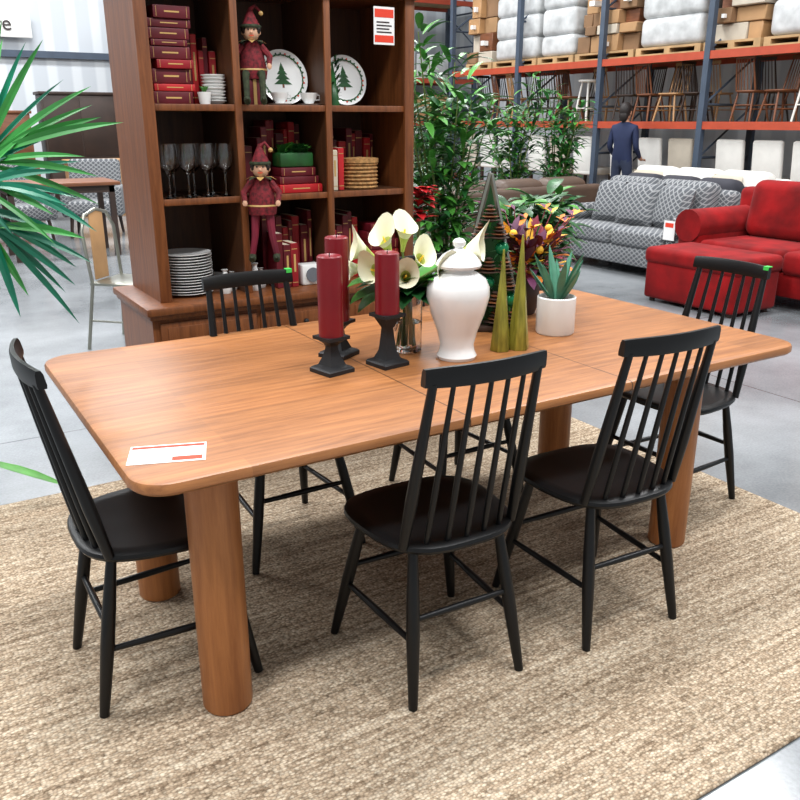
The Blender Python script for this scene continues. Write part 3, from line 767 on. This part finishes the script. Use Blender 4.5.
# ------------------------------------------------------------------ racks
def rack(L, nb, D=1.1, H=5.2, levels=(.3, 1.48, 2.38, 4.0)):
    b = MB()
    for k in range(nb+1):
        x = L*k/nb
        for y in (0, D):
            b.box((x-.045, y-.04, 0), (x+.045, y+.04, H), M['post'])
            b.box((x-.08, y-.07, 0), (x+.08, y+.07, .01), M['post'])
        z = .3
        while z < H-.8:
            b.tube([(x, .02, z), (x, D-.02, z+.7)], .018, M['post'], 4); b.tube([(x, .02, z+.7), (x, D-.02, z+.7)], .018, M['post'], 4); z += .7
    for z in levels:
        for y in (0, D): b.box((0, y-.03, z-.10), (L, y+.03, z), M['beam'])
        b.box((.02, .03, z-.03), (L-.02, D-.03, z-.012), M['pallet'])
    return b.mesh('pallet_rack')
put(rack(10., 5), 'pallet_rack', (9.8, 14.0, 0), rd(-90))
put(rack(7.2, 3), 'pallet_rack', (4.9, 16.4, 0), 0)

def boxes(name, x0, x1, y0, y1, z, hmax, ms):
    b = MB(); y = y0
    while y < y1-.4:
        w = R.uniform(.8, 1.3); w = min(w, y1-y); kind = R.random()
        b.box((x0+.05, y, z), (x1-.05, y+w-.05, z+.03), M['pallet']); b.box((x0+.05, y, z+.09), (x1-.05, y+w-.05, z+.12), M['pallet'])
        for q in (0, .5, 1): b.box((x0+.05, y+q*(w-.15), z+.03), (x1-.05, y+.1+q*(w-.15), z+.09), M['pallet'])
        zz = z+.121; top = z+hmax*R.uniform(.6, 1)
        if kind < .22:
            # stretch-wrapped furniture on a pallet: bulging rounded bundles
            while zz < top:
                h = R.uniform(.3, .45); b.box((x0+.06, y+.02, zz), (x1-.1, y+w-.08, zz+h), M['wrap'], .09, 4); zz += h-.02
            y += w; continue
        while zz < top:
            h = R.uniform(.10, .34); yy = y+R.uniform(0, .08)
            while yy < y+w-.25:
                ww = min(R.uniform(.2, .6), y+w-.06-yy); m = M[R.choice(ms)]
                b.box((x0+R.uniform(.02, .2), yy, zz), (x1-.1, yy+ww-.01, zz+h-.006), m, .01, 1)
                if R.random() < .3: b.box((x0+.0, yy+ww*.3, zz+h*.3), (x0+.21, yy+ww*.5, zz+h*.55), M['paper'])
                yy += ww
            zz += h
        y += w
    b.obj(name)
boxes('palletised_cardboard_boxes', 9.86, 10.8, 4.1, 13.9, 2.382, 1.4, ['card', 'card', 'card2', 'card2', 'lightwood', 'oldwood', 'beige'])
boxes('palletised_cardboard_boxes', 9.86, 10.8, 4.1, 13.9, 4.002, 1.1, ['card', 'card2', 'wrap'])
b = MB(); x = 5.1
while x < 11.2:
    w = R.uniform(.5, .9); h = R.uniform(.5, .8)
    b.box((x, 16.5, 1.482), (x+w-.06, 17.3, 1.482+h), M[R.choice(['card', 'oldwood', 'darkwood', 'lightwood'])], .01)
    b.box((x, 16.5, 2.382), (x+w-.06, 17.3, 2.382+h*.9), M[R.choice(['card', 'wrap', 'card2'])], .01)
    b.box((x, 16.5, .302), (x+w-.06, 17.3, .302+h*1.1), M[R.choice(['greyfab', 'oldwood', 'darkwood', 'beige'])], .01)
    x += w
b.obj('stacked_warehouse_goods')
cb = chair_mesh(M['oldwood'], name='wooden_chair'); cl = chair_mesh(M['lightwood'], name='wooden_chair'); ck = chair_mesh(M['darkwood'], name='wooden_chair')
def stool(m):
    b = MB(); b.lathe([(0, .60), (.15, .60), (.165, .61), (.165, .63), (.15, .64), (0, .635)], (0, 0, 0), m, 24)
    for k in range(4):
        a = k*pi/2+.78; b.tube([(.2*math.cos(a), .2*math.sin(a), 0), (.1*math.cos(a), .1*math.sin(a), .605)], [.014, .017], m, 8)
        a2 = a+pi/2; b.tube([(.165*math.cos(a), .165*math.sin(a), .2), (.165*math.cos(a2), .165*math.sin(a2), .2)], .009, m, 6)
    return b.mesh('bar_stool')
sl = stool(M['whitefab'])
t = 4.4; i = 0
while t < 13.6:
    if min(abs(t-q) for q in (4, 6, 8, 10, 12, 14)) > .26:
        if i % 7 == 4: put(sl, 'bar_stool', (10.1, t, 1.482), 0)
        else:
            o = put([cb, ck, cl, cb, ck, cb][i % 6], 'wooden_chair', (10.1, t, 1.482), rd(R.choice([-90, 70, -70, 95, 180, -110]))); o.scale = (.85, .85, .85)
        o = put([ck, cb, ck, cl][i % 4], 'wooden_chair', (10.58, t+.03, 1.482), rd(R.choice([-90, 90]))); o.scale = (.85, .85, .85); i += 1
    t += .44
def parsons(m):
    b = MB(); b.box((-.22, -.25, .34), (.22, .25, .46), m, .03, 3); b.box((-.22, -.28, .38), (.22, -.20, .95), m, .035, 3, Matrix.Rotation(rd(6), 4, 'X'))
    for ex in (-1, 1):
        for ey in (-1, 1): b.box((ex*.19-.02, ey*.21-.02, 0), (ex*.19+.02, ey*.21+.02, .35), M['darkwood'])
    return b.mesh('upholstered_chair')
pw = parsons(M['whitefab']); pg = parsons(M['beige']); i = 0
for t0 in (4, 6, 8, 10, 12):
    for k in range(3):
        put([pw, pw, pg, pw][i % 4], 'upholstered_chair', (10.2, t0+.42+.58*k, .302), rd(-90)); i += 1

# ------------------------------------------------------------------ far left area
def simple_table(name, L, W, H, loc, rz, mt, ml):
    b = MB(); b.box((-L/2, -W/2, H-.04), (L/2, W/2, H), mt, .008)
    b.box((-L/2+.06, -W/2+.06, H-.12), (L/2-.06, W/2-.06, H-.041), ml)
    for ex in (-1, 1):
        for ey in (-1, 1): b.box((ex*(L/2-.09)-.03, ey*(W/2-.09)-.03, 0), (ex*(L/2-.09)+.03, ey*(W/2-.09)+.03, H-.05), ml)
    b.obj(name, loc, rz)
simple_table('farmhouse_table', 1.25, .8, .84, (1.72, 10.3, 0), 0, M['oldwood'], M['darkwood'])
ckb = chair_mesh(M['black'], name='black_side_chair')
put(ckb, 'black_side_chair', (2.75, 10.3, 0), rd(100))
def armchair(name, loc, rz, m):
    b = MB()
    b.box((-.32, -.32, .28), (.32, .28, .48), m, .05, 3); b.box((-.34, .22, .3), (.34, .36, 1.0), m, .06, 4, Matrix.Rotation(rd(-8), 4, 'X'))
    for e in (-1, 1):
        b.box((e*.34-.05, -.3, .28), (e*.34+.05, .3, .66), m, .04, 3)
        for f in (-1, 1): b.tube([(e*.3, f*.28, 0), (e*.27, f*.25, .3)], [.018, .026], M['darkwood'], 8)
    b.obj(name, loc, rz)
armchair('patterned_armchair', (1.45, 11.7, 0), rd(15), M['greysofa'])
armchair('patterned_armchair', (2.45, 11.9, 0), rd(-20), M['greysofa'])
b = MB()
b.box((-.19, -.19, .44), (.19, .19, .46), M['metal'], .008)
for ex in (-1, 1):
    b.tube([(ex*.21, .2, 0), (ex*.18, .17, .44)], .012, M['metal'], 8)
    b.tube([(ex*.22, -.23, 0), (ex*.18, -.17, .45), (ex*.19, -.2, .8), (ex*.13, -.21, .9), (0, -.21, .93)], .012, M['metal'], 8)
    b.tube([(ex*.2, .19, .2), (ex*.2, -.2, .2)], .007, M['metal'], 6)
b.box((-.08, -.215, .46), (.08, -.205, .92), M['lightwood'], .004)
b.tube([(-.2, .19, .2), (.2, .19, .2)], .007, M['metal'], 6)
b.obj('metal_bistro_chair', (1.36, 5.78, 0), rd(225))
def cabinet(name, x, y, w, h, d, m):
    b = MB(); b.box((0, 0, .05), (w, d, h), m, .01); b.box((-.03, -.03, h), (w+.03, d+.01, h+.05), m, .01); b.box((.02, .03, 0), (w-.02, d, .06), m)
    for k in range(2):
        a = .03+k*(w-.04)/2; e = a+(w-.08)/2; b.box((a, -.015, .1), (e, .001, h*.45), m, .006); b.box((a, -.015, h*.48), (e, .001, h-.04), m, .006)
        b.ball((e-.03 if k == 0 else a+.03, -.025, h*.4), .012, M['metal'], 8)
    b.obj(name, (x, y, 0))
for x, w, h, m in ((-3, 1.2, 2., 'darkwood'), (-1.5, 1.1, 1.7, 'oldwood'), (-.2, 1.3, 2., 'darkwood'), (1.3, 1.0, 1.6, 'oldwood'), (2.5, 1.2, 1.9, 'darkwood'), (3.9, .8, 1.6, 'oldwood')):
    cabinet('storage_cabinet', x, 15.4, w, h, .5, M[m])
for x, y, m in ((.3, 14.3, 'darkwood'), (1.3, 14.1, 'oldwood'), (2.6, 14.2, 'lightwood'), (3.7, 13.6, 'darkwood')):
    cabinet('low_sideboard', x, y, .85, .85, .42, M[m])
b = MB(); b.box((0, 0, 0), (1.9, .06, .45), M['matwhite'], .01); sg = b.obj('store_sign', (1.0, 17.82, 2.95))
tx = bpy.data.curves.new('sign_text', 'FONT'); tx.body = 'Furniture'; tx.size = .36; tx.extrude = .005
to = bpy.data.objects.new('sign_text', tx); bpy.context.collection.objects.link(to); to.parent = sg; to.location = (.2, -.012, .12); to.rotation_euler = (pi/2, 0, 0)
tx.materials.append(M['ink'])

# ------------------------------------------------------------------ shopper
def shopper(loc, rz):
    J = {'pel': (0, 0, .96), 'sp': (0, -.01, 1.14), 'ch': (0, 0, 1.32), 'nk': (0, 0, 1.46), 'hd': (0, .01, 1.54)}
    Rr = {'pel': (.15, .11), 'sp': (.135, .10), 'ch': (.17, .115), 'nk': (.055, .055), 'hd': (.05, .05)}
    E = [('pel', 'sp'), ('sp', 'ch'), ('ch', 'nk'), ('nk', 'hd')]
    for s_, e in (('l', -1), ('r', 1)):
        J.update({s_+'sh': (e*.17, 0, 1.39), s_+'el': (e*.215, -.02, 1.12), s_+'wr': (e*.20, .16, .97), s_+'pm': (e*.195, .22, .95),
                  s_+'hp': (e*.09, 0, .90), s_+'kn': (e*.10, .02, .5), s_+'an': (e*.105, -.01, .09), s_+'to': (e*.12, .15, .04)})
        Rr.update({s_+'sh': (.06, .06), s_+'el': (.044, .044), s_+'wr': (.028, .028), s_+'pm': (.036, .02), s_+'hp': (.09, .09), s_+'kn': (.06, .06), s_+'an': (.042, .042), s_+'to': (.04, .035)})
        E += [('ch', s_+'sh'), (s_+'sh', s_+'el'), (s_+'el', s_+'wr'), (s_+'wr', s_+'pm'), ('pel', s_+'hp'), (s_+'hp', s_+'kn'), (s_+'kn', s_+'an'), (s_+'an', s_+'to')]
    ks = list(J); me = bpy.data.meshes.new('tmp'); me.from_pydata([J[k] for k in ks], [(ks.index(a), ks.index(c_)) for a, c_ in E], [])
    o = bpy.data.objects.new('tmp', me); bpy.context.collection.objects.link(o)
    sk = o.modifiers.new('s', 'SKIN'); sk.use_smooth_shade = True
    for i, k in enumerate(ks): me.skin_vertices[0].data[i].radius = Rr[k]; me.skin_vertices[0].data[i].use_root = (i == 0)
    o.modifiers.new('ss', 'SUBSURF').levels = 2
    dg = bpy.context.evaluated_depsgraph_get(); nm = bpy.data.meshes.new_from_object(o.evaluated_get(dg)); bpy.data.objects.remove(o)
    nm.materials.clear()
    for m_ in ('shirt', 'jeans', 'skin', 'shoe'): nm.materials.append(M[m_])
    for p in nm.polygons:
        q = p.center; i = 0
        if q.z < .94 and abs(q.x) < .17: i = 1
        if q.z < .09: i = 3
        if q.z > 1.47 or (abs(q.x) > .15 and q.y > .13 and q.z < 1.1 and q.z > .8): i = 2
        p.material_index = i; p.use_smooth = True
    root = bpy.data.objects.new('standing_shopper', None); bpy.context.collection.objects.link(root); root.location = loc; root.rotation_euler = (0, 0, rz)
    put(nm, 'body', parent=root)
    b = MB(); b.ball((0, .01, 1.61), (.075, .095, .115), M['skin'], 20); b.tube([(0, .10, 1.62), (0, .125, 1.595), (0, .10, 1.585)], [.01, .014, .01], M['skin'], 8)
    for e in (-1, 1):
        b.ball((e*.076, 0, 1.6), (.012, .02, .03), M['skin'], 8); b.ball((e*.03, .093, 1.62), (.013, .008, .008), M['matwhite'], 8); b.ball((e*.03, .1, 1.62), .005, M['ink'], 6)
    b.tube([(-.022, .095, 1.56), (0, .101, 1.558), (.022, .095, 1.56)], .005, M['redsofa'], 6)
    b.ball((0, -.018, 1.635), (.086, .10, .115), M['hair'], 20); b.ball((0, -.06, 1.56), (.07, .055, .09), M['hair'], 14)
    b.obj('head', parent=root)
    b = MB()
    for e in (-1, 1):
        for k in range(4):
            x = e*(.195-.024+.016*k); L = (.055, .065, .07, .06)[k]
            b.tube([(x, .24, .95), (x, .24+L*.6, .945), (x-e*.002, .24+L, .925)], [.009, .008, .006], M['skin'], 8)
        b.tube([(e*.175, .2, .955), (e*.145, .225, .955), (e*.138, .25, .95)], [.010, .009, .007], M['skin'], 8)
    b.obj('fingers', parent=root)
shopper((9.38, 9.0, 0), rd(-75))

# ------------------------------------------------------------------ lights
w = bpy.data.worlds.new('World'); bpy.context.scene.world = w; w.use_nodes = True
w.node_tree.nodes['Background'].inputs[0].default_value = (.93, .97, 1, 1); w.node_tree.nodes['Background'].inputs[1].default_value = .5
def area(x, y, z, sx, sy, p, col=(.985, .99, 1), name='ceiling_light_panel'):
    l = bpy.data.lights.new(name, 'AREA'); l.shape = 'RECTANGLE'; l.size = sx; l.size_y = sy; l.energy = p; l.color = col
    o = bpy.data.objects.new(name, l); bpy.context.collection.objects.link(o); o.location = (x, y, z)
for x in (-2.5, 2.0, 7.0):
    for y in (0., 4.5, 10., 15.): area(x, y, 6.4, 2.4, .8, 290)

cd = bpy.data.cameras.new('camera'); co = bpy.data.objects.new('camera', cd); bpy.context.collection.objects.link(co)
co.location = (0, 0, 1.5); co.rotation_euler = (rd(90-18.85), 0, rd(-31.6)); cd.sensor_width = 36; cd.lens = 36.9; cd.clip_start = .05
bpy.context.scene.camera = co
vs_ = bpy.context.scene.view_settings; vs_.view_transform = 'Standard'; vs_.look = 'None'; vs_.exposure = 0
